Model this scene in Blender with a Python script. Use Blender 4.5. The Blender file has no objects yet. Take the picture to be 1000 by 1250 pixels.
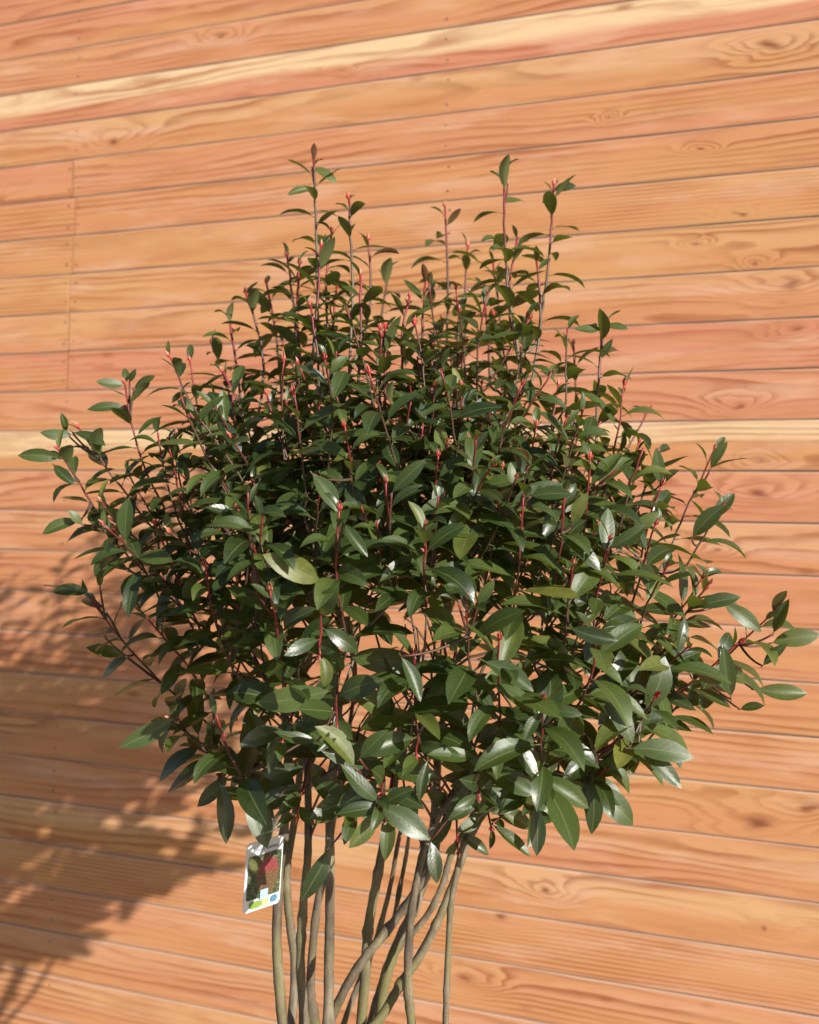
import bpy, math, random
from mathutils import Vector, Matrix
from mathutils.bvhtree import BVHTree

rng = random.Random(11)
scene = bpy.context.scene
col = scene.collection
R = math.radians

# ------------------------------------------------------------------ camera
F = 1300.0            # focal length in photo pixels (photo is 1000 wide)
PP = (500.0, 436.0)   # principal point in the photo
PITCH = R(5.94)
H = 1.75
cam_d = bpy.data.cameras.new('camera')
cam = bpy.data.objects.new('camera', cam_d)
col.objects.link(cam)
cam.location = (0, 0, H)
cam.rotation_euler = (R(90) + PITCH, 0, 0)
cam_d.sensor_fit = 'HORIZONTAL'
cam_d.sensor_width = 36.0
cam_d.lens = 36.0 * F / 1000.0
cam_d.shift_y = -(625.0 - PP[1]) / 1000.0
cam_d.clip_start = 0.05
cam_d.clip_end = 500
cam_d.dof.use_dof = True
cam_d.dof.focus_distance = 1.42
cam_d.dof.aperture_fstop = 5.2
scene.camera = cam

# ------------------------------------------------------------------ light
SUN = Vector((0.84, -1.0, 0.0)).normalized()       # horizontal direction towards the sun
SUN_EL = R(23.3)
SUNV = Vector((SUN.x * math.cos(SUN_EL), SUN.y * math.cos(SUN_EL), math.sin(SUN_EL)))
world = bpy.data.worlds.new('World')
scene.world = world
world.use_nodes = True
wn = world.node_tree
sky = wn.nodes.new('ShaderNodeTexSky')
sky.sky_type = 'NISHITA'
sky.sun_disc = False
sky.sun_elevation = SUN_EL
sky.sun_rotation = math.atan2(SUN.x, SUN.y)
wn.links.new(sky.outputs[0], wn.nodes['Background'].inputs[0])
wn.nodes['Background'].inputs[1].default_value = 0.07
sun_d = bpy.data.lights.new('sun', 'SUN')
sun_d.energy = 5.0
sun_d.angle = R(0.55)
sun_d.color = (1.0, 0.955, 0.88)
sun = bpy.data.objects.new('sun', sun_d)
col.objects.link(sun)
sun.location = (4, -5, 6)
sun.rotation_euler = SUNV.to_track_quat('Z', 'Y').to_euler()

vs = scene.view_settings
vs.view_transform = 'Standard'
vs.look = 'None'
vs.gamma = 1
vs.use_curve_mapping = False
vs.exposure = 0.37
scene.cycles.max_bounces = 6
scene.cycles.diffuse_bounces = 3
scene.cycles.glossy_bounces = 2
scene.cycles.transmission_bounces = 3

# ------------------------------------------------------------------ helpers
CP, SP = math.cos(PITCH), math.sin(PITCH)


def ray(px, py):
    x = (px - PP[0]) / F
    u = -(py - PP[1]) / F
    return Vector((x, CP - u * SP, SP + u * CP))


def at(px, py, Y):
    d = ray(px, py)
    return Vector((0, 0, H)) + d * (Y / d.y)


def link(name, mesh, mat=None, parent=None):
    o = bpy.data.objects.new(name, mesh)
    col.objects.link(o)
    if mat is not None and not mesh.materials:
        mesh.materials.append(mat)
    o.parent = parent
    return o


def tag(o, label=None, cat=None, group=None, kind=None):
    if label: o['label'] = label
    if cat: o['category'] = cat
    if group: o['group'] = group
    if kind: o['kind'] = kind
    return o


def empty(name, loc):
    o = bpy.data.objects.new(name, None)
    col.objects.link(o)
    o.location = loc
    o.empty_display_size = 0.1
    return o


def mesh_from(name, v, f, smooth=True):
    m = bpy.data.meshes.new(name)
    m.from_pydata([tuple(p) for p in v], [], f)
    if smooth:
        m.polygons.foreach_set('use_smooth', [True] * len(m.polygons))
    m.update()
    return m


class NT:
    """tiny node-tree helper"""
    def __init__(self, name):
        self.mat = bpy.data.materials.new(name)
        self.mat.use_nodes = True
        self.t = self.mat.node_tree
        self.t.nodes.clear()
        self.out = self.t.nodes.new('ShaderNodeOutputMaterial')

    def n(self, typ, ins=None, **props):
        nd = self.t.nodes.new('ShaderNode' + typ)
        for k, v in props.items():
            setattr(nd, k, v)
        for k, v in (ins or {}).items():
            self.put(nd, k, v)
        return nd

    def put(self, nd, k, v):
        s = nd.inputs[k]
        if isinstance(v, bpy.types.NodeSocket):
            self.t.links.new(v, s)
        elif isinstance(v, bpy.types.Node):
            self.t.links.new(v.outputs[0], s)
        else:
            s.default_value = v

    def m(self, op, a, b=None, c=None):
        ins = {0: a}
        if b is not None: ins[1] = b
        if c is not None: ins[2] = c
        return self.n('Math', ins, operation=op).outputs[0]

    def mix(self, fac, a, b, blend='MIX'):
        nd = self.n('Mix', data_type='RGBA', blend_type=blend)
        self.put(nd, 0, fac); self.put(nd, 6, a); self.put(nd, 7, b)
        return nd.outputs[2]

    def ramp(self, fac, stops):
        nd = self.n('ValToRGB', {0: fac})
        e = nd.color_ramp.elements
        while len(e) < len(stops): e.new(0.5)
        for el, (p, c) in zip(e, stops):
            el.position = p
            el.color = c if len(c) == 4 else (*c, 1)
        return nd.outputs[0]

    def smooth(self, x, lo, hi, a=0.0, b=1.0):
        return self.n('MapRange', {0: x, 1: lo, 2: hi, 3: a, 4: b}, interpolation_type='SMOOTHSTEP').outputs[0]


def c4(r, g, b): return (r, g, b, 1.0)


# ------------------------------------------------------------------ materials
def mat_wood():
    w = NT('douglas_fir')
    uv = w.n('UVMap', uv_map='grain').outputs[0]
    sep = w.n('SeparateXYZ', {0: uv})
    u, v = sep.outputs[0], sep.outputs[1]

    def attr(nm): return w.n('Attribute', attribute_name=nm)
    tone = w.n('SeparateColor', {0: attr('tone').outputs[0]})
    red, pale, stripe = tone.outputs[0], tone.outputs[1], tone.outputs[2]
    # contour field: its level lines are the growth rings
    low = w.n('CombineXYZ', {0: w.m('MULTIPLY', u, 1.1), 1: w.m('MULTIPLY', v, 10.0)})
    n1 = w.n('TexNoise', {'Vector': low, 'Scale': 1.0, 'Detail': 1.5, 'Roughness': 0.45}).outputs[0]
    mid = w.n('CombineXYZ', {0: w.m('MULTIPLY', u, 7.0), 1: w.m('MULTIPLY', v, 34.0)})
    n2 = w.n('TexNoise', {'Vector': mid, 'Scale': 1.0, 'Detail': 2.0}).outputs[0]
    kv = w.n('CombineXYZ', {0: w.m('MULTIPLY', u, 11.0), 1: w.m('MULTIPLY', v, 26.0), 2: 31.0})
    n3k = w.n('TexNoise', {'Vector': kv, 'Scale': 1.0, 'Detail': 2.0}).outputs[0]
    amp1 = w.smooth(stripe, 0.0, 1.0, 7.0, 1.6)
    h = w.m('MULTIPLY', v, w.smooth(stripe, 0.0, 1.0, 30.0, 110.0))
    h = w.m('ADD', h, w.m('MULTIPLY', n1, amp1))
    h = w.m('ADD', h, w.m('MULTIPLY', n2, 0.55))
    core = None
    for nm in ('knot_a', 'knot_b'):
        k = w.n('SeparateXYZ', {0: attr(nm).outputs[1]})
        du = w.m('SUBTRACT', u, k.outputs[0])
        dv = w.m('SUBTRACT', v, k.outputs[1])
        sz = k.outputs[2]
        du = w.m('ADD', du, w.m('MULTIPLY', w.m('SUBTRACT', n2, 0.5), 0.10))
        dv = w.m('ADD', dv, w.m('MULTIPLY', w.m('SUBTRACT', n3k, 0.5), 0.022))
        a = w.m('DIVIDE', du, w.m('MULTIPLY', sz, 3.4))
        b = w.m('DIVIDE', dv, w.m('MULTIPLY', sz, 1.25))
        r2 = w.m('ADD', w.m('MULTIPLY', a, a), w.m('MULTIPLY', b, b))
        g = w.m('EXPONENT', w.m('MULTIPLY', r2, -1.0))
        h = w.m('ADD', h, w.m('MULTIPLY', g, 3.4))
        a2 = w.m('DIVIDE', du, w.m('MULTIPLY', sz, 0.52))
        b2 = w.m('DIVIDE', dv, w.m('MULTIPLY', sz, 0.34))
        q = w.m('ADD', w.m('MULTIPLY', a2, a2), w.m('MULTIPLY', b2, b2))
        e = w.m('EXPONENT', w.m('MULTIPLY', q, -1.0))
        core = e if core is None else w.m('MAXIMUM', core, e)
    fr = w.m('FRACT', h)
    late = w.ramp(fr, [(0.0, (0, 0, 0)), (0.45, (.12,) * 3), (0.86, (1,) * 3), (0.97, (.55,) * 3), (1.0, (0, 0, 0))])
    # strength of the grain wanders along the boards
    wv = w.n('CombineXYZ', {0: w.m('MULTIPLY', u, 2.3), 1: w.m('MULTIPLY', v, 13.0), 2: 4.0})
    n3 = w.n('TexNoise', {'Vector': wv, 'Scale': 1.0, 'Detail': 2.0}).outputs[0]
    gs = w.smooth(n3, 0.34, 0.68, 0.10, 0.88)
    late = w.m('MULTIPLY', late, gs)
    # fine fibre
    fv = w.n('CombineXYZ', {0: w.m('MULTIPLY', u, 9.0), 1: w.m('MULTIPLY', v, 420.0)})
    fib = w.n('TexNoise', {'Vector': fv, 'Scale': 1.0, 'Detail': 3.0}).outputs[0]
    # broad tint: orange - salmon red - pale sap wood
    bv = w.n('CombineXYZ', {0: w.m('MULTIPLY', u, 1.1), 1: w.m('MULTIPLY', v, 9.0), 2: 9.0})
    n4 = w.n('TexNoise', {'Vector': bv, 'Scale': 1.0, 'Detail': 3.0, 'Roughness': 0.6}).outputs[0]
    base = w.mix(w.smooth(n4, 0.3, 0.7), c4(.630, .325, .128), c4(.630, .292, .128))
    base = w.mix(w.m('MULTIPLY', red, w.smooth(n4, 0.25, 0.62, 0.35, 1.0)), base, c4(.630, .255, .150))
    # sap wood: pale towards the upper arris where the attribute says so
    edge = attr('sap').outputs[2]
    sapm = w.m('MULTIPLY', pale, w.smooth(w.m('ADD', edge, w.m('MULTIPLY', w.m('SUBTRACT', n1, 0.5), 0.7)), 0.36, 0.60))
    base = w.mix(sapm, base, c4(.80, .575, .335))
    dark = w.mix(red, c4(.315, .105, .030), c4(.335, .085, .038))
    c = w.mix(late, base, dark)
    c = w.mix(w.m('MULTIPLY', core, 0.92), c, c4(.20, .055, .020))
    # broad darker heart-wood mottling
    hv = w.n('CombineXYZ', {0: w.m('MULTIPLY', u, 3.4), 1: w.m('MULTIPLY', v, 22.0), 2: 41.0})
    n6 = w.n('TexNoise', {'Vector': hv, 'Scale': 1.0, 'Detail': 5.0, 'Roughness': 0.65, 'Distortion': 0.6}).outputs[0]
    c = w.mix(w.smooth(n6, 0.48, 0.70, 0.0, 0.52), c, c4(.47, .19, .075))
    # small resin flecks and pin knots
    vv = w.n('CombineXYZ', {0: w.m('MULTIPLY', u, 3.2), 1: w.m('MULTIPLY', v, 9.0), 2: 2.0})
    vo = w.n('TexVoronoi', {'Vector': vv, 'Scale': 1.0}, feature='F1').outputs[0]
    pin = w.smooth(vo, 0.03, 0.10, 0.62, 0.0)
    c = w.mix(pin, c, c4(.30, .10, .035))
    c = w.mix(w.smooth(fib, 0.35, 0.75, 0.0, 0.16), c, c4(.46, .17, .065))
    # weathering: pale greyish bloom in long patches
    gv = w.n('CombineXYZ', {0: w.m('MULTIPLY', u, 2.6), 1: w.m('MULTIPLY', v, 16.0), 2: 17.0})
    n5 = w.n('TexNoise', {'Vector': gv, 'Scale': 1.0, 'Detail': 4.0, 'Roughness': 0.62}).outputs[0]
    c = w.mix(w.smooth(n5, 0.50, 0.72, 0.0, 0.42), c, c4(.76, .47, .33))
    # weathered grey arrises
    arr = attr('arris').outputs[2]
    c = w.mix(w.m('MULTIPLY', arr, 0.75), c, c4(.50, .40, .34))
    bump = w.n('Bump', {'Height': w.m('ADD', w.m('MULTIPLY', late, -0.6), w.m('MULTIPLY', fib, 0.5)), 'Strength': 0.22, 'Distance': 0.002})
    p = w.n('BsdfPrincipled', {'Base Color': c, 'Roughness': 0.68, 'Normal': bump, 'Specular IOR Level': 0.28})
    w.t.links.new(p.outputs[0], w.out.inputs[0])
    return w.mat


def mat_leaf():
    w = NT('leaf_green')
    uv = w.n('SeparateXYZ', {0: w.n('UVMap', uv_map='blade').outputs[0]})
    t, s = uv.outputs[0], uv.outputs[1]
    obj = w.n('ObjectInfo')
    at_ = w.n('Attribute', attribute_name='leaf_random')
    rnd = w.m('FRACT', w.m('ADD', at_.outputs[2], obj.outputs['Random']))
    young = w.n('Attribute', attribute_name='young').outputs[2]
    top = w.ramp(rnd, [(0.0, (.016, .032, .009)), (0.35, (.033, .060, .012)), (0.7, (.053, .089, .015)),
                       (0.92, (.084, .120, .019)), (0.985, (.130, .150, .024)), (1.0, (.22, .22, .035))])
    gl = w.n('TexNoise', {'Vector': w.n('TexCoord').outputs['Object'], 'Scale': 9.0, 'Detail': 2.0}).outputs[0]
    top = w.mix(w.smooth(gl, 0.3, 0.75, 0.0, 0.45), top, c4(.046, .062, .018))
    top = w.mix(young, top, c4(.120, .020, .014))
    sa = w.m('ABSOLUTE', s)
    mid = w.smooth(sa, 0.02, 0.075, 1.0, 0.0)
    # side veins sweep forward from the midrib
    ph = w.m('SUBTRACT', w.m('MULTIPLY', t, 9.0), w.m('MULTIPLY', sa, 1.9))
    vn = w.m('ABSOLUTE', w.m('SUBTRACT', w.m('FRACT', ph), 0.5))
    vein = w.smooth(vn, 0.0, 0.10, 1.0, 0.0)
    top = w.mix(w.m('MULTIPLY', vein, 0.20), top, c4(.115, .165, .050))
    top = w.mix(w.m('MULTIPLY', mid, 0.62), top, c4(.170, .190, .070))
    und = w.mix(rnd, c4(.100, .135, .046), c4(.125, .135, .050))
    und = w.mix(w.m('MULTIPLY', young, 0.8), und, c4(.16, .05, .03))
    und = w.mix(w.m('MULTIPLY', mid, 0.6), und, c4(.22, .20, .09))
    back = w.n('NewGeometry').outputs['Backfacing']
    c = w.mix(back, top, und)
    hgt = w.m('SUBTRACT', w.m('MULTIPLY', vn, 0.5), w.m('MULTIPLY', mid, 0.8))
    hgt = w.m('ADD', hgt, w.m('MULTIPLY', gl, 1.3))
    bump = w.n('Bump', {'Height': hgt, 'Strength': 0.16, 'Distance': 0.0012})
    rough = w.m('ADD', w.m('MULTIPLY', back, 0.26), w.smooth(rnd, 0.0, 1.0, 0.34, 0.50))
    p = w.n('BsdfPrincipled', {'Base Color': c, 'Roughness': rough, 'Normal': bump, 'Specular IOR Level': w.m('SUBTRACT', 0.78, w.m('MULTIPLY', back, 0.4))})
    tr = w.n('BsdfTranslucent', {'Color': w.mix(young, w.mix(rnd, c4(.14, .20, .015), c4(.26, .30, .025)), c4(.35, .05, .02))})
    mx = w.n('MixShader', {0: 0.24, 1: p.outputs[0], 2: tr.outputs[0]})
    w.t.links.new(mx.outputs[0], w.out.inputs[0])
    return w.mat


def mat_shoot():
    w = NT('shoot_bark')
    age = w.n('Attribute', attribute_name='age').outputs[2]
    co = w.n('TexCoord').outputs['Object']
    nz = w.n('TexNoise', {'Vector': co, 'Scale': 90.0, 'Detail': 3.0}).outputs[0]
    a = w.m('ADD', age, w.m('MULTIPLY', w.m('SUBTRACT', nz, 0.5), 0.25))
    c = w.ramp(a, [(0.0, (.30, .022, .030)), (0.22, (.20, .018, .022)), (0.45, (.105, .030, .022)),
                   (0.70, (.085, .055, .036)), (1.0, (.150, .120, .078))])
    p = w.n('BsdfPrincipled', {'Base Color': c, 'Roughness': 0.45, 'Normal': w.n('Bump', {'Height': nz, 'Strength': 0.3, 'Distance': 0.001})})
    w.t.links.new(p.outputs[0], w.out.inputs[0])
    return w.mat


def mat_stem():
    w = NT('old_stem_bark')
    co = w.n('TexCoord').outputs['Object']
    sc = w.n('Mapping', {0: co, 3: (1, 1, 0.35)})
    n1 = w.n('TexNoise', {'Vector': sc, 'Scale': 38.0, 'Detail': 4.0, 'Roughness': 0.6}).outputs[0]
    n2 = w.n('TexNoise', {'Vector': co, 'Scale': 9.0, 'Detail': 3.0}).outputs[0]
    n3 = w.n('TexNoise', {'Vector': co, 'Scale': 240.0, 'Detail': 2.0}).outputs[0]
    c = w.ramp(n1, [(0.30, (.055, .040, .027)), (0.5, (.155, .120, .078)), (0.72, (.29, .24, .165))])
    z = w.n('SeparateXYZ', {0: w.n('NewGeometry').outputs[0]}).outputs[2]
    moss = w.m('MULTIPLY', w.smooth(n2, 0.42, 0.62), w.smooth(z, 0.9, 1.3, 0.85, 0.28))
    c = w.mix(moss, c, c4(.180, .165, .058))
    c = w.mix(w.smooth(n3, 0.60, 0.72, 0, 0.4), c, c4(.05, .035, .022))
    p = w.n('BsdfPrincipled', {'Base Color': c, 'Roughness': 0.7,
                               'Normal': w.n('Bump', {'Height': w.m('ADD', n1, w.m('MULTIPLY', n3, .4)), 'Strength': 0.5, 'Distance': 0.002})})
    w.t.links.new(p.outputs[0], w.out.inputs[0])
    return w.mat


def mat_bud():
    w = NT('bud_scale')
    t = w.n('Attribute', attribute_name='along').outputs[2]
    r = w.n('ObjectInfo').outputs['Random']
    c = w.mix(r, c4(.50, .045, .040), c4(.46, .12, .075))
    c = w.mix(w.smooth(t, 0.35, 1.0), c, w.mix(r, c4(.62, .22, .16), c4(.62, .40, .26)))
    p = w.n('BsdfPrincipled', {'Base Color': c, 'Roughness': 0.4})
    w.t.links.new(p.outputs[0], w.out.inputs[0])
    return w.mat


def mat_plain(name, c, rough=0.5, metallic=0.0, noise=0.0):
    w = NT(name)
    cc = c4(*c)
    if noise:
        nz = w.n('TexNoise', {'Vector': w.n('TexCoord').outputs['Object'], 'Scale': 60.0, 'Detail': 3.0}).outputs[0]
        cc = w.mix(w.smooth(nz, 0.3, 0.7, 0.0, noise), cc, c4(*[x * 0.45 for x in c]))
    p = w.n('BsdfPrincipled', {'Base Color': cc, 'Roughness': rough, 'Metallic': metallic})
    w.t.links.new(p.outputs[0], w.out.inputs[0])
    return w.mat


def mat_ground():
    w = NT('pale_gravel')
    co = w.n('TexCoord').outputs['Object']
    vo = w.n('TexVoronoi', {'Vector': co, 'Scale': 55.0})
    nz = w.n('TexNoise', {'Vector': co, 'Scale': 1.5, 'Detail': 5.0}).outputs[0]
    c = w.mix(w.n('SeparateColor', {0: vo.outputs['Color']}).outputs[0], c4(.20, .18, .15), c4(.42, .39, .34))
    c = w.mix(w.smooth(nz, .35, .7, 0, .5), c, c4(.25, .22, .18))
    p = w.n('BsdfPrincipled', {'Base Color': c, 'Roughness': 0.9, 'Normal': w.n('Bump', {'Height': vo.outputs[0], 'Strength': 0.6, 'Distance': 0.01})})
    w.t.links.new(p.outputs[0], w.out.inputs[0])
    return w.mat


def mat_print():
    """the printed picture of a red-leaved bush on the card"""
    w = NT('printed_picture')
    uv = w.n('UVMap', uv_map='print').outputs[0]
    s = w.n('SeparateXYZ', {0: uv})
    x, y = s.outputs[0], s.outputs[1]
    m = w.n('Mapping', {0: uv, 3: (1.0, 1.6, 1.0)})
    n = w.n('TexNoise', {'Vector': m, 'Scale': 9.0, 'Detail': 4.0, 'Roughness': .7}).outputs[0]
    n2 = w.n('TexNoise', {'Vector': m, 'Scale': 26.0, 'Detail': 2.0}).outputs[0]
    c = w.ramp(n, [(0.3, (.012, .030, .010)), (0.5, (.055, .075, .030)), (0.62, (.16, .17, .10)), (0.75, (.30, .32, .26))])
    dx = w.m('DIVIDE', w.m('SUBTRACT', x, 0.60), 0.36)
    dy = w.m('DIVIDE', w.m('SUBTRACT', y, 0.48), 0.48)
    d = w.m('ADD', w.m('ADD', w.m('MULTIPLY', dx, dx), w.m('MULTIPLY', dy, dy)), w.m('MULTIPLY', w.m('SUBTRACT', n, .5), 1.5))
    bush = w.ramp(n2, [(0.32, (.045, .030, .016)), (0.5, (.13, .075, .036)), (0.68, (.27, .17, .09))])
    redb = w.ramp(n2, [(0.32, (.13, .018, .020)), (0.6, (.30, .060, .060)), (0.75, (.45, .2, .18))])
    bush = w.mix(w.smooth(y, 0.45, 0.66), bush, redb)
    c = w.mix(w.smooth(d, 0.7, 1.0, 1.0, 0.0), c, bush)
    ex = w.m('DIVIDE', w.m('SUBTRACT', x, w.m('ADD', 0.02, w.m('MULTIPLY', w.m('SUBTRACT', 1.0, y), 0.55))), 0.13)
    ey = w.m('DIVIDE', w.m('SUBTRACT', y, 0.80), 0.17)
    e = w.m('ADD', w.m('ADD', w.m('MULTIPLY', ex, ex), w.m('MULTIPLY', ey, ey)), w.m('MULTIPLY', w.m('SUBTRACT', n2, .5), 4.0))
    c = w.mix(w.smooth(e, 0.4, 1.2, 1.0, 0.0), c, w.mix(n2, c4(.55, .62, .10), c4(.78, .80, .45)))
    p = w.n('BsdfPrincipled', {'Base Color': c, 'Roughness': 0.35})
    w.t.links.new(p.outputs[0], w.out.inputs[0])
    return w.mat


M_WOOD = mat_wood()
M_LEAF = mat_leaf()
M_SHOOT = mat_shoot()
M_STEM = mat_stem()
M_BUD = mat_bud()
M_NAIL = mat_plain('nail_steel', (.16, .13, .12), 0.5, 0.4)
M_DARK = mat_plain('backing_board', (.06, .045, .035), 0.9, 0, 0.4)
M_CARD = mat_plain('card_plastic', (.72, .74, .77), 0.4)
M_GREY = mat_plain('grey_ink', (.33, .34, .37), 0.5)
M_GREEN = mat_plain('green_ink', (.22, .34, .06), 0.5, 0, .2)
M_YELLOW = mat_plain('yellow_ink', (.62, .66, .22), 0.5)
M_BLUE = mat_plain('blue_ink', (.10, .22, .33), 0.5)
M_PALE = mat_plain('pale_blue_ink', (.36, .46, .54), 0.5)

# ------------------------------------------------------------------ ground
gm = mesh_from('ground', [(-30, -30, 0), (30, -30, 0), (30, 30, 0), (-30, 30, 0)], [(0, 1, 2, 3)], False)
tag(link('ground', gm, mat_ground()), kind='structure')

# ------------------------------------------------------------------ plank wall
WA = R(69.4)
WD = Vector((math.sin(WA), -math.cos(WA), 0))     # along the wall, to the right and nearer
WN = Vector((-math.cos(WA), -math.sin(WA), 0))    # out of the wall, towards the camera
W0 = Vector((0, 2.58, 0))
PW = 0.1093                                       # board pitch
Z0 = H - 0.007                                    # joint number 0


def wall_uv(px, py):
    """photo pixel -> (metres along the wall, height)"""
    d = ray(px, py)
    t = (W0 - Vector((0, 0, H))).dot(WN) / d.dot(WN)
    p = Vector((0, 0, H)) + d * t
    return (p - W0).dot(WD), p.z


wall = empty('plank_wall', (W0.x, W0.y, 0))
wall.rotation_euler = (0, 0, math.atan2(WD.y, WD.x))
tag(wall, 'orange larch wall of wide horizontal planks behind the shrub', 'wall')
# local axes: x along wall, -y towards the camera, z up
bk = [(-2.3, .034, 0), (2.0, .034, 0), (2.0, .06, 0), (-2.3, .06, 0), (-2.3, .034, 3.35), (2.0, .034, 3.35), (2.0, .06, 3.35), (-2.3, .06, 3.35)]
link('backing', mesh_from('backing', bk, [(0, 1, 5, 4), (1, 2, 6, 5), (2, 3, 7, 6), (3, 0, 4, 7), (4, 5, 6, 7), (3, 2, 1, 0)], False), M_DARK, wall)

# (red, pale, stripe, knots in photo pixels with size in m)
ROWS = {
    -14: (.9, .0, .2, []), -13: (.8, .0, .2, []),
    -12: (.9, .05, .2, []), -11: (.55, .1, .25, [((270, 45), .020)]),
    -10: (1.0, 1.0, .15, []), -9: (.25, .25, .05, [((140, 172), .030), ((943, 55), .030)]),
    -8: (.55, .0, .35, []), -7: (.35, .0, .40, []), -6: (.15, .10, .95, [((900, 262), .012)]),
    -5: (.15, .15, .25, [((848, 296), .010), ((920, 320), .012)]), -4: (.30, .15, .05, [((967, 347), .034)]),
    -3: (.95, .0, .25, [((975, 402), .020)]), -2: (.75, .1, .35, [((895, 496), .020)]),
    -1: (.05, .95, .30, [((925, 563), .016)]), 0: (.85, .1, .08, [((925, 600), .030)]),
    1: (.45, .25, .15, [((870, 672), .016)]), 2: (.6, .0, .3, []), 3: (.5, .05, .3, []), 4: (.6, .0, .35, []),
    5: (.45, .1, .45, []), 6: (.25, .1, .03, [((925, 1005), .040), ((990, 985), .025)]), 7: (.45, .1, .2, []),
    8: (.20, .30, .10, [((665, 1087), .022), ((935, 1133), .014)]), 9: (.35, .1, .85, [((610, 1110), .020)]),
    10: (.5, .1, .45, [((575, 1195), .022)]), 11: (.45, .15, .3, []), 12: (.4, .2, .3, []), 13: (.5, .1, .3, []), 14: (.5, .1, .3, []),
}
butt_u = wall_uv(90, 260)[0]
nail_u = [butt_u, wall_uv(547, 140)[0], 1.02]
prng = random.Random(5)

nv, nf = [], []
for ring, (r_, y_) in enumerate(((.0025, .001), (.0025, -.0006), (.0015, -.0011))):
    for k in range(6):
        nv.append((r_ * math.cos(k * math.pi / 3), y_, r_ * math.sin(k * math.pi / 3)))
for rr in range(2):
    for k in range(6):
        nf.append((rr * 6 + k, rr * 6 + (k + 1) % 6, rr * 6 + 6 + (k + 1) % 6, rr * 6 + 6 + k))
nf.append(tuple(range(12, 18)))
nail_mesh = mesh_from('nail', nv, nf, True)
nail_mesh.materials.append(M_NAIL)


def plank(row, u0, u1, z0, z1, prm, off):
    """one board: bevelled long edges, slightly cupped and bowed face"""
    red, pale, stripe, knots = prm
    prof = [(z0, .030, 0, 1), (z0, .0045, 0, 1), (z0 + .0007, .0012, 0.03, .8), (z0 + .0022, 0.0, 0.05, .35), (z0 + .005, 0.0, 0.08, 0)]
    for q in (.25, .5, .75):
        prof.append((z0 + (z1 - z0) * q, -.0006 + .0018 * (q - .5) ** 2, q, 0))
    prof += [(z1 - .005, 0.0, .92, 0), (z1 - .0022, 0.0, .95, .35), (z1 - .0007, .0012, .97, .8), (z1, .0045, 1, 1), (z1, .030, 1, 1)]
    n = max(2, int((u1 - u0) / .12))
    dz = [0.0006 * prng.uniform(-1, 1) for _ in range(n + 1)]
    dy = prng.uniform(-.0012, .0012)
    tl = prng.uniform(-.0010, .0010)
    v, f, uvs, sap, arr = [], [], [], [], []
    for i in range(n + 1):
        u = u0 + (u1 - u0) * i / n
        for (z, y, q, a) in prof:
            v.append((u, y + dy + tl * (q - .5), z + dz[i]))
            uvs.append((u + off[0], z + off[1])); sap.append(q); arr.append(a)
    P = len(prof)
    for i in range(n):
        for j in range(P - 1):
            a = i * P + j
            f.append((a, a + P, a + P + 1, a + 1))
    for st, rv in ((0, False), (n * P, True)):
        o = len(v)
        for j in range(P):
            v.append(v[st + j]); uvs.append(uvs[st + j]); sap.append(sap[st + j]); arr.append(arr[st + j])
        idx = tuple(range(o, o + P))
        f.append(idx[::-1] if rv else idx)
    m = mesh_from('plank', v, f, True)
    # end grain flat
    m.polygons[-1].use_smooth = False; m.polygons[-2].use_smooth = False
    ul = m.uv_layers.new(name='grain')
    for lp in m.loops:
        ul.data[lp.index].uv = uvs[lp.vertex_index]
    nvx = len(v)
    ta = m.attributes.new('tone', 'FLOAT_COLOR', 'POINT')
    ta.data.foreach_set('color', [red, pale, stripe, 1.0] * nvx)
    sa = m.attributes.new('sap', 'FLOAT', 'POINT'); sa.data.foreach_set('value', sap)
    aa = m.attributes.new('arris', 'FLOAT', 'POINT'); aa.data.foreach_set('value', arr)
    ks = []
    for (pxy, size) in knots:
        ku, kz = wall_uv(*pxy)
        kz = min(max(kz, z0 + .008), z1 - .008)
        if u0 - .2 < ku < u1 + .2:
            ks.append((ku + off[0], kz + off[1], size))
    while len(ks) < 2:
        ks.append((prng.uniform(u0, u1) + off[0], prng.uniform(z0 + .02, z1 - .02) + off[1], prng.choice((.0005, .0005, .006, .009, .012))))
    for nm, k in zip(('knot_a', 'knot_b'), ks):
        ka = m.attributes.new(nm, 'FLOAT_VECTOR', 'POINT')
        ka.data.foreach_set('vector', list(k) * nvx)
    return link('plank', m, M_WOOD, wall)


for row in range(-14, 17):
    zt, zb = Z0 - row * PW, Z0 - (row + 1) * PW
    zt = zt - .0006; zb = zb + .0006
    if zt < 0.03: continue
    zb = max(zb, 0.004)
    prm = ROWS.get(row, (.5, .1, .3, []))
    spans = [(-2.25, 1.95)]
    if -8 <= row <= -3:
        j = butt_u + prng.uniform(-.006, .006)
        spans = [(-2.25, j - .0016), (j + .0016, 1.95)]
    for si, (a, b) in enumerate(spans):
        pr = prm
        if si == 0 and len(spans) == 2:
            pr = (min(1, max(0, prm[0] + prng.uniform(-.2, .3))), prm[1], prng.uniform(.1, .6), [])
        o = plank(row, a, b, zb, zt, pr, (prng.uniform(0, 50), prng.uniform(0, 50)))
        for nu in nail_u:
            for q in (.24, .76):
                locs = [nu + prng.uniform(-.006, .006)] if not (nu == nail_u[1] and row > 5) else []
                if len(spans) == 2 and nu == butt_u:
                    locs = [nu - .016] if si == 0 else [nu + .016]
                for uu in locs:
                    if a < uu < b and zt - zb > .06:
                        nl = link('nail', nail_mesh, None, o)
                        nl.location = (uu, -.0012, zb + (zt - zb) * (q + prng.uniform(-.04, .04)))

# ------------------------------------------------------------------ shrub
YB = 1.65
base = Vector((-.085, YB, 0))
shrub = empty('photinia_shrub', base)
tag(shrub, 'bushy evergreen photinia with glossy leaves on many bare stems', 'shrub')
BI = Matrix.Translation(-base)


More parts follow.
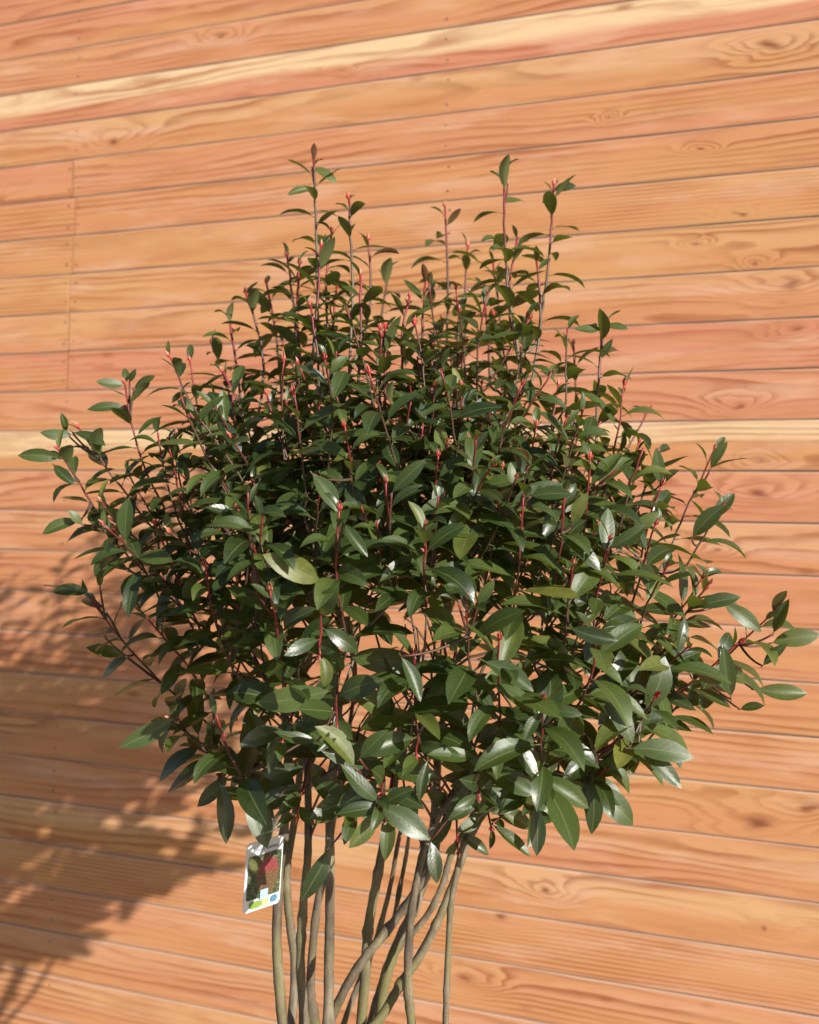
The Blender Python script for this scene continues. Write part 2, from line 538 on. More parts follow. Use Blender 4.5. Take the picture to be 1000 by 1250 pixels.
def catmull(pts, per=5):
    out = []
    n = len(pts)
    for i in range(n - 1):
        p0 = pts[max(i - 1, 0)]; p1 = pts[i]; p2 = pts[i + 1]; p3 = pts[min(i + 2, n - 1)]
        for k in range(per):
            t = k / per
            out.append(0.5 * ((2 * p1) + (p2 - p0) * t + (2 * p0 - 5 * p1 + 4 * p2 - p3) * t * t + (3 * p1 - p0 - 3 * p2 + p3) * t ** 3))
    out.append(pts[-1].copy())
    return out


def tube(name, pts, rad, mat, parent, sides=6, ages=None, lump=0.0):
    v, f, ag = [], [], []
    ref = Vector((0.3, 1, 0.1)).normalized()
    n = len(pts)
    for i, p in enumerate(pts):
        d = (pts[min(i + 1, n - 1)] - pts[max(i - 1, 0)]).normalized()
        a = ref - d * ref.dot(d)
        if a.length < 1e-3: a = Vector((1, 0, 0)) - d * d.x
        a.normalize(); ref = a
        b = d.cross(a)
        for k in range(sides):
            r = rad[i] * (1 + lump * rng.uniform(-1, 1))
            th = 2 * math.pi * k / sides
            v.append(p + (a * math.cos(th) + b * math.sin(th)) * r)
            ag.append(ages[i] if ages else 1.0)
    for i in range(n - 1):
        for k in range(sides):
            f.append((i * sides + k, i * sides + (k + 1) % sides, (i + 1) * sides + (k + 1) % sides, (i + 1) * sides + k))
    f.append(tuple(reversed(range(sides))))
    f.append(tuple(range((n - 1) * sides, n * sides)))
    v = [p - base for p in v]
    m = mesh_from(name, v, f, True)
    a = m.attributes.new('age', 'FLOAT', 'POINT'); a.data.foreach_set('value', ag)
    return link(name, m, mat, parent)


# main stems traced where they stand, depth offset, radius
STEMS = [
    ([(345, 1250), (338, 1150), (342, 1060), (348, 1000), (352, 920), (345, 850)], -.03, .0085),
    ([(356, 1250), (360, 1180), (352, 1110), (350, 1060), (360, 1000), (368, 930), (380, 860)], .05, .0075),
    ([(372, 1250), (367, 1180), (370, 1110), (376, 1040), (376, 960), (372, 880)], -.01, .0078),
    ([(384, 1250), (379, 1200), (387, 1110), (397, 1060), (408, 990), (425, 900)], .07, .0075),
    ([(401, 1250), (402, 1150), (403, 1060), (403, 990), (408, 920), (415, 850)], -.06, .0082),
    ([(441, 1250), (447, 1180), (450, 1130), (460, 1075), (470, 1020), (482, 950), (490, 880)], .02, .0085),
    ([(396, 1262), (425, 1200), (450, 1164), (480, 1126), (505, 1092), (524, 1064), (536, 1020), (560, 960), (575, 890)], -.02, .0070),
    ([(462, 1250), (472, 1190), (490, 1142), (506, 1108), (520, 1065), (530, 1000), (535, 920)], .06, .0088),
    ([(470, 1235), (490, 1200), (512, 1168), (532, 1130), (548, 1092), (562, 1055), (580, 1010), (615, 960), (650, 900)], .00, .0068),
    ([(503, 1255), (498, 1200), (501, 1130), (508, 1080), (520, 1030), (545, 980), (590, 920)], -.05, .0066),
    ([(544, 1255), (546, 1190), (550, 1110), (558, 1065), (566, 1030), (590, 990), (640, 950)], -.08, .0048),
    ([(415, 1262), (438, 1200), (452, 1168), (466, 1125), (478, 1075), (484, 1040), (500, 960)], .10, .0048),
    ([(480, 1130), (488, 1085), (495, 1050), (500, 1015), (508, 960)], .11, .0036),
    ([(452, 1250), (466, 1200), (480, 1165), (520, 1120), (540, 1080), (552, 1040), (575, 1000), (600, 930)], .09, .0058),
]
nodes = []          # (point, direction, radius) where younger wood can start
for si, (pl, dy, r0) in enumerate(STEMS):
    pts = [at(x, y, YB + dy + rng.uniform(-.012, .012)) for x, y in pl]
    if pl[0][1] > 1200:
        ext = pts[0] + (pts[0] - pts[1]).normalized() * .16
        pts = [ext] + pts
        bx = base.x + (pts[0].x - base.x) * 0.8 + rng.uniform(-.01, .01)
        p0 = Vector((bx, YB + dy * .6, -0.02))
        pm = (p0 + pts[0]) / 2 + Vector((rng.uniform(-.012, .012), rng.uniform(-.012, .012), 0))
        pts = [p0, pm] + pts
    cp = catmull(pts, 6)
    n = len(cp)
    rad = []
    for i in range(n):
        t = i / (n - 1)
        k = 1.12 - 0.42 * t
        if rng.random() < .16: k *= 1.22
        rad.append(r0 * k)
    tube('stem', cp, rad, M_STEM, shrub, 8, lump=.09)
    for i in range(n):
        if cp[i].z > 1.20 and i > 1:
            nodes.append((cp[i], (cp[i] - cp[i - 1]).normalized(), rad[i]))

CEN = at(490, 690, YB)
RX, RY, RZ = .50, .37, .42

# shoots seen one by one: tip px, base px, depth of tip / base relative to the shrub's middle, leaf size
HAND = [
    (383, 194, 388, 430, .12, .10, .050), (425, 242, 424, 480, .06, .02, .052), (449, 292, 420, 470, .12, .06, .050),
    (617, 208, 640, 470, .08, .00, .054), (676, 226, 655, 420, .14, .10, .052), (543, 252, 545, 440, .34, .30, .050),
    (571, 300, 568, 430, .36, .30, .050), (602, 322, 612, 440, .25, .2, .052), (475, 328, 460, 470, .22, .15, .052),
    (590, 352, 598, 470, .20, .15, .055), (737, 394, 728, 560, .05, .00, .060), (762, 470, 736, 610, -.05, -.05, .062),
    (346, 440, 352, 620, -.16, -.14, .066), (378, 372, 386, 540, .0, -.05, .062), (412, 350, 404, 520, .1, .05, .06),
    (205, 540, 238, 720, -.10, -.05, .066), (152, 468, 200, 620, .02, .02, .064), (96, 522, 190, 650, .0, .03, .064),
    (70, 548, 150, 690, -.05, .0, .064), (118, 640, 240, 760, -.06, .0, .068), (104, 722, 250, 880, -.02, .02, .068),
    (300, 358, 312, 520, .12, .08, .055), (279, 386, 300, 540, .15, .10, .055), (232, 440, 268, 580, .08, .05, .06),
    (258, 418, 285, 560, .2, .12, .058), (350, 312, 362, 470, .2, .15, .052), (325, 345, 345, 500, .25, .18, .052),
    (420, 520, 432, 660, -.28, -.24, .070), (472, 588, 486, 720, -.30, -.26, .072), (415, 622, 424, 780, -.34, -.28, .074),
    (535, 556, 530, 690, -.28, -.24, .072), (613, 570, 590, 720, -.26, -.22, .074), (640, 606, 622, 780, -.31, -.26, .076),
    (570, 732, 584, 860, -.36, -.28, .078), (563, 470, 558, 600, -.15, -.12, .066), (745, 658, 722, 790, -.29, -.22, .078),
    (700, 690, 690, 810, -.33, -.25, .078), (664, 852, 664, 960, -.36, -.22, .080), (600, 512, 604, 640, -.12, -.10, .068),
    (682, 470, 676, 620, .0, -.05, .066), (655, 520, 650, 660, -.12, -.10, .068), (500, 470, 500, 600, -.05, -.08, .064),
    (872, 548, 822, 660, .02, .03, .068), (882, 618, 838, 690, -.06, -.03, .068), (945, 748, 770, 930, -.10, -.02, .078),
    (808, 592, 782, 680, -.10, -.06, .070), (858, 705, 790, 800, -.14, -.08, .074), (902, 785, 760, 880, -.16, -.05, .076),
    (770, 895, 680, 965, -.22, -.06, .080), (815, 690, 776, 790, -.22, -.12, .074), (800, 640, 770, 740, -.18, -.1, .072),
    (460, 982, 470, 905, -.34, -.20, .080), (508, 925, 520, 840, -.30, -.18, .078), (584, 972, 568, 880, -.28, -.16, .076),
    (652, 975, 640, 900, -.26, -.12, .076), (740, 938, 690, 960, -.18, -.06, .078), (412, 890, 420, 800, -.33, -.22, .082),
    (208, 878, 300, 930, -.06, .0, .086), (238, 912, 300, 935, .0, .02, .070), (268, 945, 320, 930, -.10, -.02, .082),
    (300, 955, 345, 920, -.14, -.03, .086), (362, 995, 385, 900, -.20, -.10, .080), (430, 1000, 440, 920, -.22, -.10, .080),
    (345, 905, 370, 850, -.26, -.14, .080), (600, 1010, 590, 930, -.12, -.02, .074), (560, 1040, 560, 980, -.1, -.03, .062),
    (655, 990, 630, 940, -.16, -.05, .080), (470, 1000, 480, 930, -.20, -.10, .074), (390, 800, 400, 700, -.36, -.28, .078),
    (520, 640, 520, 740, -.36, -.28, .074), (290, 620, 310, 760, -.26, -.18, .070), (250, 690, 285, 820, -.22, -.12, .072),
    (330, 720, 345, 840, -.32, -.22, .074), (190, 640, 250, 780, -.12, -.05, .068), (170, 745, 260, 860, -.10, -.02, .070),
    (720, 560, 710, 690, -.22, -.18, .072), (690, 600, 675, 720, -.3, -.24, .074), (780, 540, 760, 660, -.02, -.02, .068),
    (840, 790, 740, 880, -.24, -.1, .078), (730, 770, 700, 870, -.34, -.22, .080), (800, 850, 720, 930, -.26, -.1, .080),
    (405, 282, 408, 450, .10, .06, .052), (392, 300, 380, 460, .02, .0, .054), (440, 335, 436, 480, .0, -.02, .056),
    (366, 322, 374, 480, .08, .04, .054), (520, 345, 520, 480, .15, .10, .056), (632, 290, 636, 450, .16, .08, .054),
    (655, 318, 650, 460, .05, .02, .056), (500, 362, 500, 490, .05, .02, .058), (560, 380, 556, 500, .05, .02, .060),
    (700, 420, 696, 560, .10, .06, .058), (470, 400, 470, 520, -.05, -.06, .062), (528, 420, 526, 540, -.04, -.06, .062),
    (610, 780, 612, 890, -.38, -.28, .078), (505, 800, 510, 900, -.34, -.25, .074),
]
shoots = []     # dict(tip, dir, base, leaf, hand)
for (tx, ty, bx, by, dt, db, ls) in HAND:
    shoots.append(dict(tip=at(tx, ty, YB + dt), base=at(bx, by, YB + db), leaf=ls * (1.18 if ls < .063 else 1.0), hand=True))

srng = random.Random(23)
count = 0
while count < 250:
    d = Vector((srng.gauss(0, 1), srng.gauss(0, 1), srng.gauss(0, 1))).normalized()
    r = srng.uniform(.42, .98) ** .8
    if d.z < -.05 and srng.random() < .74: continue
    if d.z < .15 and d.y < 0 and srng.random() < .45: continue
    if d.z < -.62: continue
    if d.y > .2 and d.z < .1 and srng.random() < .5: continue
    tip = CEN + Vector((d.x * RX * r, d.y * RY * r, d.z * RZ * r))
    if tip.z > CEN.z: tip.z += srng.uniform(0, .05)
    g = (Vector((d.x, d.y, d.z * .5)) * .75 + Vector((0, 0, .85)) + Vector((srng.gauss(0, .22), srng.gauss(0, .22), srng.gauss(0, .12)))).normalized()
    L = srng.uniform(.11, .20)
    ls = .073 - .011 * max(0, min(1, (tip.z - 1.35) / .6)) + srng.uniform(-.006, .006)
    shoots.append(dict(tip=tip, base=tip - g * L, leaf=ls, hand=False))
    count += 1

HUB = at(470, 985, YB)
shoots.sort(key=lambda s: (s['base'] - HUB).length)
leaves = []      # (matrix, variant, random, young)
buds = []
NV = 18
SUNH = SUNV


def add_leaf(pos, fwd, nrm, L, young=0.0, flat=False):
    fwd = fwd.normalized()
    n = nrm - fwd * nrm.dot(fwd)
    if n.length < .05: n = Vector((0, 0, 1)) - fwd * fwd.z
    n.normalize()
    side = n.cross(fwd)
    wd = rng.uniform(.88, 1.15)
    M = Matrix(((fwd.x, side.x * wd, n.x, pos.x), (fwd.y, side.y * wd, n.y, pos.y), (fwd.z, side.z * wd, n.z, pos.z), (0, 0, 0, 1)))
    M = M @ Matrix.Diagonal((L, L, L, 1))
    leaves.append((M, rng.randrange(6) if flat else rng.randrange(NV), rng.random(), young))


for s in shoots:
    tip, b = s['tip'], s['base']
    # join to the nearest older wood lying below
    best, bn = 1e9, None
    for nd in nodes:
        dv = b - nd[0]
        dist = dv.length
        cost = dist + (max(0, nd[0].z - b.z + .01) * 2.2) + (0.06 if dist < .03 else 0)
        if dist > 1e-4:
            cost += .05 * (1 - dv.normalized().dot(nd[1]))
        if cost < best: best, bn = cost, nd
    p0 = bn[0]
    g = (tip - b).normalized()
    L = (tip - b).length
    dist = (b - p0).length
    q1 = p0 + (bn[1] * .5 + Vector((0, 0, .2)) + (b - p0).normalized() * .5).normalized() * dist * .4
    q2 = b - (g * .8 + (b - p0).normalized() * .5).normalized() * dist * .35
    path = []
    nseg = max(3, int(dist / .022))
    for k in range(nseg):
        t = k / nseg
        path.append(p0 * (1 - t) ** 3 + q1 * 3 * t * (1 - t) ** 2 + q2 * 3 * t * t * (1 - t) + b * t ** 3)
    njoin = len(path)
    # the shoot: gentle sweep
    bend = Vector((rng.gauss(0, 1), rng.gauss(0, 1), rng.gauss(0, .4))) * L * .035
    if s['hand']: bend.z -= 0.02 * L
    ns = max(5, int(L / .016))
    sp = []
    for k in range(ns + 1):
        t = k / ns
        sp.append(b.lerp(tip, t) + bend * math.sin(math.pi * t) + Vector((rng.gauss(0, .0007), rng.gauss(0, .0007), 0)))
    path += sp
    n = len(path)
    rr = []
    ages = []
    rbase = min(bn[2] * .85, .0021 + .0080 * min(.32, dist + L * .4))
    red_len = rng.uniform(.06, .14) if s['hand'] and rng.random() < .8 else rng.uniform(.012, .05)
    cum = [0]
    for i in range(1, n): cum.append(cum[-1] + (path[i] - path[i - 1]).length)
    tot = cum[-1]
    for i in range(n):
        q = tot - cum[i]
        rt = .0019 if s['hand'] and tip.z > 1.93 else .0013
        rr.append(rt + (max(rbase, rt + .0006) - rt) * min(1, q / max(tot, .25)) ** .8)
        ages.append(min(1.0, .45 * q / red_len if q < red_len else .45 + .5 * (q - red_len) / .16))
    sho = tube('shoot', path, rr, M_SHOOT, shrub, 5, ages)
    for i in range(2, n - 3, 2):
        nodes.append((path[i], (path[i] - path[i - 1]).normalized(), rr[i]))
    # leaves spiral round the leafy end of the shoot
    leafy = min(L * 1.0 + .02, .26 if s['hand'] else .17)
    az = rng.uniform(0, 6.28)
    dcur = 0.004
    axis_ref = Vector((0, 1, 0.2))
    k = 0
    ls = s['leaf']
    hi = max(0, min(1, (tip.z - 1.30) / .5))
    while dcur < leafy:
        t = 1 - dcur / L
        if t < 0:
            pos = b + g * (t * L)
            if dist > .02:
                tt = max(0, 1 + t * L / dist); pos = p0 * (1 - tt) ** 3 + q1 * 3 * tt * (1 - tt) ** 2 + q2 * 3 * tt * tt * (1 - tt) + b * tt ** 3
        else:
            pos = b.lerp(tip, t) + bend * math.sin(math.pi * t)
        a = (axis_ref - g * axis_ref.dot(g)).normalized()
        bb = g.cross(a)
        rad = a * math.cos(az) + bb * math.sin(az)
        age = min(1, dcur / .09)
        open_ = R(28 + 50 * age + rng.uniform(-12, 14))
        fwd = g * math.cos(open_) + rad * math.sin(open_)
        fwd.z -= .05 * age + (1 - hi) * .12 * age
        if fwd.z < -.12 and rng.random() < .75: fwd.z *= .35
        outw = Vector((pos.x - CEN.x, pos.y - CEN.y, 0)) * .7
        nrm = g * .75 + Vector((0, 0, .55)) + SUNH * .35 + outw * .5 + Vector((rng.gauss(0, .2), rng.gauss(0, .2), rng.gauss(0, .15)))
        if fwd.z < -.35: nrm += Vector((0, -.5, .2))
        size = ls * (.55 + .55 * min(1, .25 + age)) * rng.uniform(.78, 1.18)
        if k < 2: size *= .72
        yg = 0.0
        if k < 3 and rng.random() < .05 * (hi > .25): yg = rng.uniform(.4, 1)
        elif rng.random() < .02: yg = rng.uniform(.1, .28)
        if rng.random() > (.07 if s['hand'] or pos.z > 1.5 else .32):
            add_leaf(pos, fwd, nrm, size, yg)
        az += R(137.5) + rng.uniform(-.3, .3)
        dcur += rng.uniform(.010, .019) * (1.1 if hi > .8 and s['hand'] else 1.0)
        k += 1
    if s['hand'] or rng.random() < .5:
        buds.append((tip, g, rng.uniform(.75, 1.25), sho))
    # red axillary buds along the upper shoot
    if rng.random() < .6:
        for q in range(rng.randint(1, 3)):
            dd = rng.uniform(.02, .10)
            if dd < L:
                th = rng.uniform(0, 6.28)
                a = (axis_ref - g * axis_ref.dot(g)).normalized()
                rad = a * math.cos(th) + g.cross(a) * math.sin(th)
                buds.append((b.lerp(tip, 1 - dd / L) + bend * math.sin(math.pi * (1 - dd / L)) + rad * .001, (g + rad * .7).normalized(), rng.uniform(.35, .6), sho))

# big leaves seen one by one along the lower front and the rim: foot px, tip px, depth
SOLO = [
    (76, 560, 20, 556, -.05), (80, 528, 74, 503, .0), (88, 530, 48, 528, .0), (66, 568, 92, 592, -.06), (152, 470, 116, 466, .02),
    (158, 466, 166, 450, .02), (164, 474, 190, 458, .01), (110, 724, 62, 722, -.03), (122, 716, 120, 690, -.04), (150, 800, 104, 790, -.02),
    (100, 640, 84, 622, -.06), (90, 528, 130, 545, -.01), (150, 495, 105, 500, .02), (735, 400, 700, 402, .04), (738, 398, 768, 402, .06),
    (732, 438, 748, 412, .04), (382, 205, 412, 222, .12), (380, 230, 350, 238, .12), (620, 225, 605, 210, .08), (676, 232, 704, 226, .14),
    (212, 877, 145, 913, -.08), (432, 935, 385, 885, -.34), (385, 905, 334, 893, -.30), (462, 978, 415, 932, -.33),
    (440, 925, 474, 890, -.32), (522, 930, 512, 980, -.31), (580, 924, 520, 922, -.30), (465, 985, 410, 994, -.34),
    (465, 985, 527, 1026, -.35), (462, 988, 425, 1036, -.34), (465, 984, 508, 962, -.33), (404, 1034, 367, 1102, -.22),
    (526, 1028, 534, 1080, -.24), (582, 980, 546, 1002, -.26), (588, 978, 600, 952, -.25),
    (616, 893, 656, 958, -.30), (655, 940, 668, 985, -.24), (654, 982, 655, 1046, -.22), (602, 1008, 650, 1046, -.16),
    (268, 955, 276, 1032, -.14), (302, 962, 326, 1037, -.18), (278, 948, 240, 986, -.06), (737, 852, 776, 908, -.25),
    (772, 914, 850, 924, -.24), (782, 916, 832, 964, -.23), (722, 950, 722, 1020, -.15), (945, 772, 963, 730, -.10),
    (943, 785, 1003, 774, -.06), (932, 812, 962, 785, -.12), (892, 850, 882, 786, -.17), (924, 842, 988, 846, -.06),
    (904, 866, 934, 862, -.10), (848, 742, 906, 728, -.16), (884, 738, 932, 772, -.12), (592, 808, 652, 846, -.37),
    (698, 768, 756, 782, -.34), (688, 658, 736, 696, -.32), (650, 606, 700, 604, -.31), (641, 432, 645, 380, .02),
    (490, 803, 513, 858, -.36), (382, 580, 412, 626, -.30), (122, 632, 122, 598, -.07), (96, 636, 50, 652, -.05),
    (846, 655, 886, 616, -.08), (806, 590, 800, 545, -.10), (868, 572, 889, 538, .0), (560, 735, 538, 726, -.36),
    (584, 738, 604, 708, -.36), (745, 668, 790, 640, -.30), (700, 640, 718, 600, -.26), (772, 650, 806, 625, -.22),
    (660, 870, 640, 905, -.37), (672, 868, 712, 872, -.36), (420, 640, 450, 680, -.35), (480, 600, 520, 560, -.30),
]
for (fx, fy, tx, ty, dd) in SOLO:
    p = at(fx, fy, YB + dd)
    q = at(tx, ty, YB + dd - .012)
    view = (Vector((0, 0, H)) - p).normalized()
    nrm = view * .75 + SUNV * .45 + Vector((rng.gauss(0, .22), rng.gauss(0, .2), .30 + rng.gauss(0, .15)))
    f_ = (q - p)
    L = f_.length * 1.10
    f_ = f_.normalized()
    add_leaf(p - f_ * L * .10, f_, nrm, L, 0, True)
    # a short side spur carries it from the nearest wood
    ft = p - f_ * L * .10
    nd = min(nodes, key=lambda k_: (k_[0] - ft).length)
    dist = (nd[0] - ft).length
    if dist > .004:
        md_ = (nd[0] + ft) / 2 + Vector((0, 0, -.15 * dist))
        pts = [nd[0] * (1 - t) ** 2 + md_ * 2 * t * (1 - t) + (ft + f_ * .004) * t * t for t in [i / 6 for i in range(7)]]
        tube('spur', pts, [.0022 - .0009 * i / 6 for i in range(7)], M_SHOOT, shrub, 5, [.75 - .06 * i for i in range(7)])

# a few bare crossing twigs inside the crown
for k in range(90):
    st = rng.choice([nd for nd in nodes[:400] if 1.2 < nd[0].z < 1.5] or nodes)
    d = Vector((rng.gauss(0, .8), rng.gauss(0, .8), rng.uniform(.4, 1.2))).normalized()
    L = rng.uniform(.10, .24)
    c = Vector((rng.gauss(0, .02), rng.gauss(0, .02), .02))
    pts = [st[0] + d * L * i / 6 + c * math.sin(math.pi * i / 6) for i in range(7)]
    tube('twig', pts, [.0022 - .0012 * i / 6 for i in range(7)], M_SHOOT, shrub, 5, [rng.uniform(.6, .95)] * 7)


# ---- leaf blades
def leaf_geo(arch, fold, twist, wave, seed):
    lr = random.Random(seed)
    SEG = 7
    pts, faces, uvs = [], [], []
    cx, cz, ang = 0.0, 0.0, 0.0
    ph = lr.uniform(0, 6.28)
    curve = []
    pet = 0.10
    x = z = 0.0
    N = 28
    prev = 0
    for i in range(N + 1):
        t = i / N
        th = .14 - arch * (t ** 1.35)
        if i: x += math.cos(th) / N; z += math.sin(th) / N
        curve.append((x, z, th))
    sway = lr.uniform(-.05, .05)

    def cpt(t):
        i = min(N - 1, int(t * N)); q = t * N - i
        a, b_ = curve[i], curve[i + 1]
        return a[0] + (b_[0] - a[0]) * q, a[1] + (b_[1] - a[1]) * q, a[2] + (b_[2] - a[2]) * q

    rows = []
    W = lr.uniform(.152, .190)
    for i in range(SEG + 1):
        bt = i / SEG
        t = pet + (1 - pet) * bt
        x, z, th = cpt(t)
        y0 = sway * math.sin(math.pi * bt)
        if i == 0 or i == SEG:
            rows.append([len(pts)])
            pts.append((x, y0, z)); uvs.append((bt, 0.0))
            continue
        w = W * (math.sin(math.pi * bt ** 1.02) ** 0.74)
        if i == SEG - 1: w *= .95
        tw = twist * (bt - .3)
        r = []
        for s_ in (-1, -.5, 0, .5, 1):
            yy = s_ * w * math.cos(fold)
            zz = abs(s_) * w * math.sin(fold) - (.05 * w if abs(s_) == 1 else 0)
            if abs(s_) == 1: zz += wave * math.sin(ph + bt * 9 + (1.3 if s_ > 0 else 0))
            y2 = yy * math.cos(tw) - zz * math.sin(tw)
            z2 = yy * math.sin(tw) + zz * math.cos(tw)
            r.append(len(pts))
            pts.append((x - math.sin(th) * z2, y0 + y2, z + math.cos(th) * z2)); uvs.append((bt, s_))
        rows.append(r)
    for i in range(SEG):
        a, b_ = rows[i], rows[i + 1]
        if len(a) == 1:
            for k in range(4): faces.append((a[0], b_[k], b_[k + 1])[::1])
        elif len(b_) == 1:
            for k in range(4): faces.append((a[k], b_[0], a[k + 1]))
        else:
            for k in range(4): faces.append((a[k], b_[k], b_[k + 1], a[k + 1]))
    # petiole: a thin V strip down to the shoot
    i0 = len(pts)
    x1, z1, _ = cpt(pet)
    hw = .013
    pts += [(0, -hw, 0), (0, hw, 0), (x1, -hw, z1), (x1, hw, z1), (0, 0, -hw * 1.5), (x1 * 1.2, 0, z1 - hw * 1.2)]
    uvs += [(0, 0)] * 6
    faces += [(i0, i0 + 2, i0 + 5, i0 + 4), (i0 + 4, i0 + 5, i0 + 3, i0 + 1), (i0, i0 + 1, i0 + 3, i0 + 2)]
    # consistent facing: normals of blade up
    fx = []
    for f in faces:
        p, q, r = (Vector(pts[f[0]]), Vector(pts[f[1]]), Vector(pts[f[2]]))
        nn = (q - p).cross(r - p)
        fx.append(tuple(f) if nn.z >= 0 or max(f) >= i0 else tuple(reversed(f)))
    return pts, fx, uvs


vr = random.Random(3)
VAR = []
for k in range(NV):
    arch = .22 + 1.05 * (k / (NV - 1)) ** 1.2
    VAR.append(leaf_geo(arch, R(vr.uniform(10, 34)), vr.uniform(-.5, .5), vr.uniform(.002, .012), k))


def leaf_mesh(name, geo, rnds, youngs):
    v, f, uvs = geo
    m = mesh_from(name, v, f, True)
    ul = m.uv_layers.new(name='blade')
    vi = [0] * len(m.loops)
    m.loops.foreach_get('vertex_index', vi)
    flat = []
    for i in vi: flat += uvs[i]
    ul.data.foreach_set('uv', flat)
    a = m.attributes.new('leaf_random', 'FLOAT', 'POINT'); a.data.foreach_set('value', rnds)
    a = m.attributes.new('young', 'FLOAT', 'POINT'); a.data.foreach_set('value', youngs)
    m.materials.append(M_LEAF)
    return m


# which leaves show largest from the camera
AV, AF, owner = [], [], []
for li, (Mx, vi, rn, yg) in enumerate(leaves):
    o = len(AV)
    AV += [Mx @ Vector(p) for p in VAR[vi][0]]
    for f in VAR[vi][1]:
        AF.append([o + i for i in f]); owner.append(li)
bvh = BVHTree.FromPolygons(AV, AF)
eye = Vector((0, 0, H))
score = [0.0] * len(leaves)
for fi, f in enumerate(AF):
    c = Vector((0, 0, 0))
    for i in f: c += AV[i]
    c /= len(f)
    dv = c - eye
    dd = dv.length
    hit = bvh.ray_cast(eye, dv / dd)
    if hit[2] == fi or (hit[3] is not None and abs(hit[3] - dd) < 1e-4):
        e1 = AV[f[1]] - AV[f[0]]; e2 = AV[f[2]] - AV[f[0]]
        ar = e1.cross(e2)
        score[owner[fi]] += abs(ar.dot(dv)) / dd ** 3
order = sorted(range(len(leaves)), key=lambda i: -score[i])
top = set(order[:300])
varmesh = {}
for li in order[:300]:
    Mx, vi, rn, yg = leaves[li]
    key = (vi, yg > .3)
    if key not in varmesh:
        g_ = VAR[vi]
        varmesh[key] = leaf_mesh('leaf', g_, [vi / NV] * len(g_[0]), [.75 if yg > .3 else 0.0] * len(g_[0]))
    lo = link('leaf', varmesh[key], None, shrub)
    lo.matrix_local = BI @ Mx
fv, ff, fu, fr_, fy = [], [], [], [], []
for li, (Mx, vi, rn, yg) in enumerate(leaves):
    if li in top: continue
    o = len(fv)
    g_ = VAR[vi]
    fv += [BI @ (Mx @ Vector(p)) for p in g_[0]]
    ff += [tuple(o + i for i in f) for f in g_[1]]
    fu += g_[2]
    fr_ += [rn] * len(g_[0]); fy += [yg] * len(g_[0])
fo = link('foliage', leaf_mesh('foliage', (fv, ff, fu), fr_, fy), None, shrub)
fo['kind'] = 'stuff'

# ---- buds: a tuft of pointed scales
bm_v, bm_f, bm_t = [], [], []
for k in range(6):
    th = k * 2.4
    out = Vector((math.cos(th), math.sin(th), 0)); sd = Vector((-math.sin(th), math.cos(th), 0))
    ln = 1.0 if k < 2 else (.8 if k < 4 else .55)
    spread = .06 if k < 2 else (.15 if k < 4 else .26)
    o = len(bm_v)
    for (t, w, od) in ((0, .10, .05), (.45, .13, .14), (1.0, .0, .02)):
        c = out * (od + spread * t) + Vector((0, 0, ln * t))
        if w:
            bm_v += [c - sd * w, c + out * .05, c + sd * w]; bm_t += [t] * 3
        else:
            bm_v.append(c); bm_t.append(t)
    bm_f += [(o, o + 1, o + 4, o + 3), (o + 1, o + 2, o + 5, o + 4), (o + 3, o + 4, o + 6), (o + 4, o + 5, o + 6)]
bud_mesh = mesh_from('bud', bm_v, bm_f, True)
a = bud_mesh.attributes.new('along', 'FLOAT', 'POINT'); a.data.foreach_set('value', bm_t)
bud_mesh.materials.append(M_BUD)
print('leaves', len(leaves), 'buds', len(buds), 'shoots', len(shoots))
buds.sort(key=lambda q: -q[2])
for (p, d, s, sho) in buds[:298]:
    bo = link('bud', bud_mesh, None, sho)
    L = .0135 * s
    bo.matrix_local = BI @ Matrix.Translation(p - d * .001) @ d.to_track_quat('Z', 'Y').to_matrix().to_4x4() @ Matrix.Diagonal((L, L, L, 1))

# ------------------------------------------------------------------ plant label
YL = 1.53
tl, bl = at(303, 1031, YL), at(297, 1117, YL)
lab = empty('plant_label', bl)
tag(lab, 'white hanging plant tag with printed picture of a red bush', 'plant tag')
up = (tl - bl).normalized()
ht = (tl - bl).length
yaw = R(47)
xd = Vector((math.cos(yaw), math.sin(yaw), 0.03))
xd = (xd - up * xd.dot(up)).normalized()
nd_ = xd.cross(up) * 1.0          # faces the camera (towards -y)
if nd_.y > 0: nd_ = -nd_
WL = .066
LM = Matrix(((xd.x, up.x, nd_.x, 0), (xd.y, up.y, nd_.y, 0), (xd.z, up.z, nd_.z, 0), (0, 0, 0, 1)))


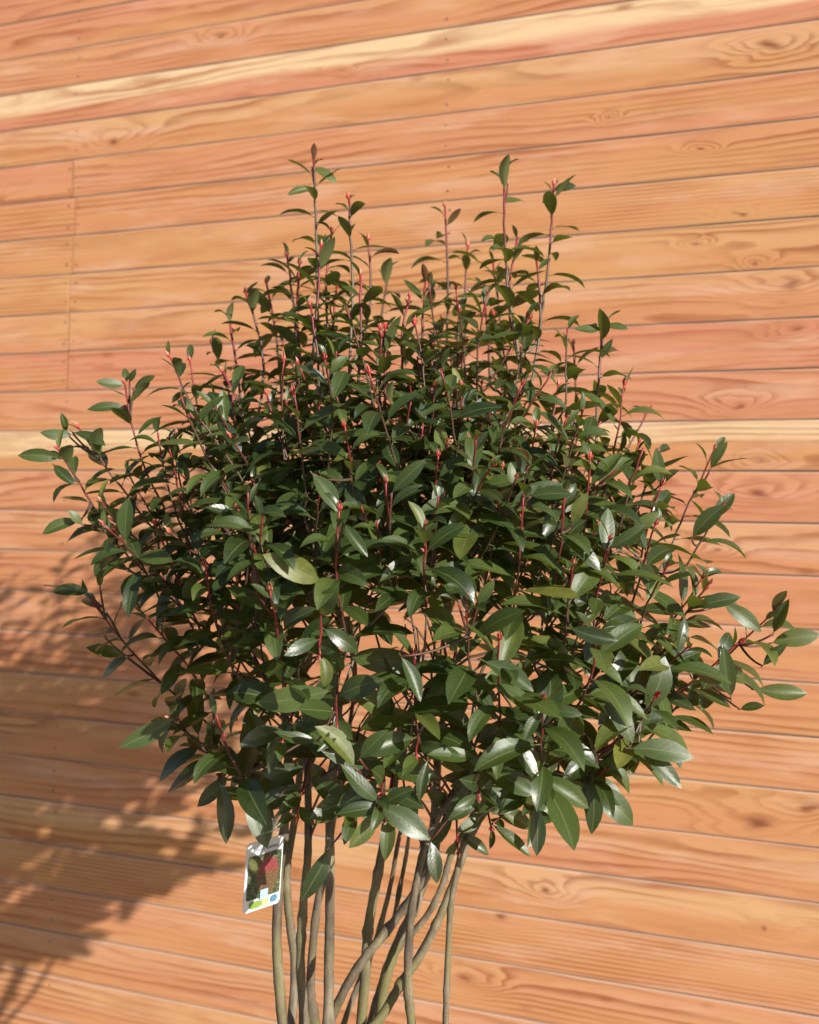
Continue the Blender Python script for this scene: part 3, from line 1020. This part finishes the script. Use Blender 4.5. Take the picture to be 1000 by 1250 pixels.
def card(name, x0, x1, y0, y1, z, mat, thick=.0005, rad=.004, parent=lab, uvn=None, skew=0.0):
    """rounded thin plate lying on the label's plane, slightly bowed"""
    out = []
    for (cx, cy, a0) in ((x1 - rad, y1 - rad, 0), (x0 + rad, y1 - rad, 90), (x0 + rad, y0 + rad, 180), (x1 - rad, y0 + rad, 270)):
        for k in range(5):
            th = R(a0 + 22.5 * k)
            out.append((cx + rad * math.cos(th), cy + rad * math.sin(th)))
    n = len(out)
    fn = lambda x, y: -1.6 * (x - WL / 2) ** 2
    v = [LM @ Vector((x, y + skew * (x - x0), z + fn(x, y))) for x, y in out] + [LM @ Vector((x, y + skew * (x - x0), z - thick + fn(x, y))) for x, y in out]
    f = [tuple(range(n)), tuple(reversed(range(n, 2 * n)))] + [(k, n + k, n + (k + 1) % n, (k + 1) % n) for k in range(n)]
    m = mesh_from(name, v, f, False)
    if uvn:
        ul = m.uv_layers.new(name=uvn)
        for lp in m.loops:
            x, y = out[lp.vertex_index % n]
            ul.data[lp.index].uv = ((x - x0) / (x1 - x0), (y - y0) / (y1 - y0))
    return link(name, m, mat, parent)


cd = card('card', 0, WL, 0, ht, 0, M_CARD, .0008, .006)
card('picture', .004, WL - .003, .016, ht * .80, .0012, mat_print(), uvn='print', rad=.003, parent=cd)
card('title_print', .012, .030, ht * .86, ht * .895, .0006, M_GREY, .0004, .001, parent=cd)
card('title_print', .034, .056, ht * .855, ht * .885, .0006, M_GREY, .0004, .001, parent=cd)
card('green_mark', .010, .030, .0035, .0130, .0006, M_GREEN, .0004, .0045, parent=cd)
card('yellow_mark', .031, .043, .0035, .0145, .0006, M_YELLOW, .0004, .004, parent=cd)
card('blue_mark', .047, .060, .0045, .0140, .0006, M_BLUE, .0004, .0045, parent=cd)
card('emblem', .026, .040, .014, .027, .0022, M_PALE, .0004, .001, parent=cd)
# plastic strip that loops up round the nearest stem
s0 = bl + LM.to_3x3() @ Vector((WL * .55, ht - .002, 0))
s1 = at(347, 985, YB - .03)
sv, sf = [], []
for k in range(9):
    t = k / 8
    p = s0.lerp(s1, t) + Vector((0, -.012 * math.sin(math.pi * t), .01 * math.sin(math.pi * t)))
    sv += [p - xd * .005 - bl, p + xd * .005 - bl]
for k in range(8): sf.append((2 * k, 2 * k + 1, 2 * k + 3, 2 * k + 2))
sm = mesh_from('strap', sv, sf, True)
so = link('strap', sm, M_CARD, lab)
md = so.modifiers.new('thickness', 'SOLIDIFY'); md.thickness = .0006
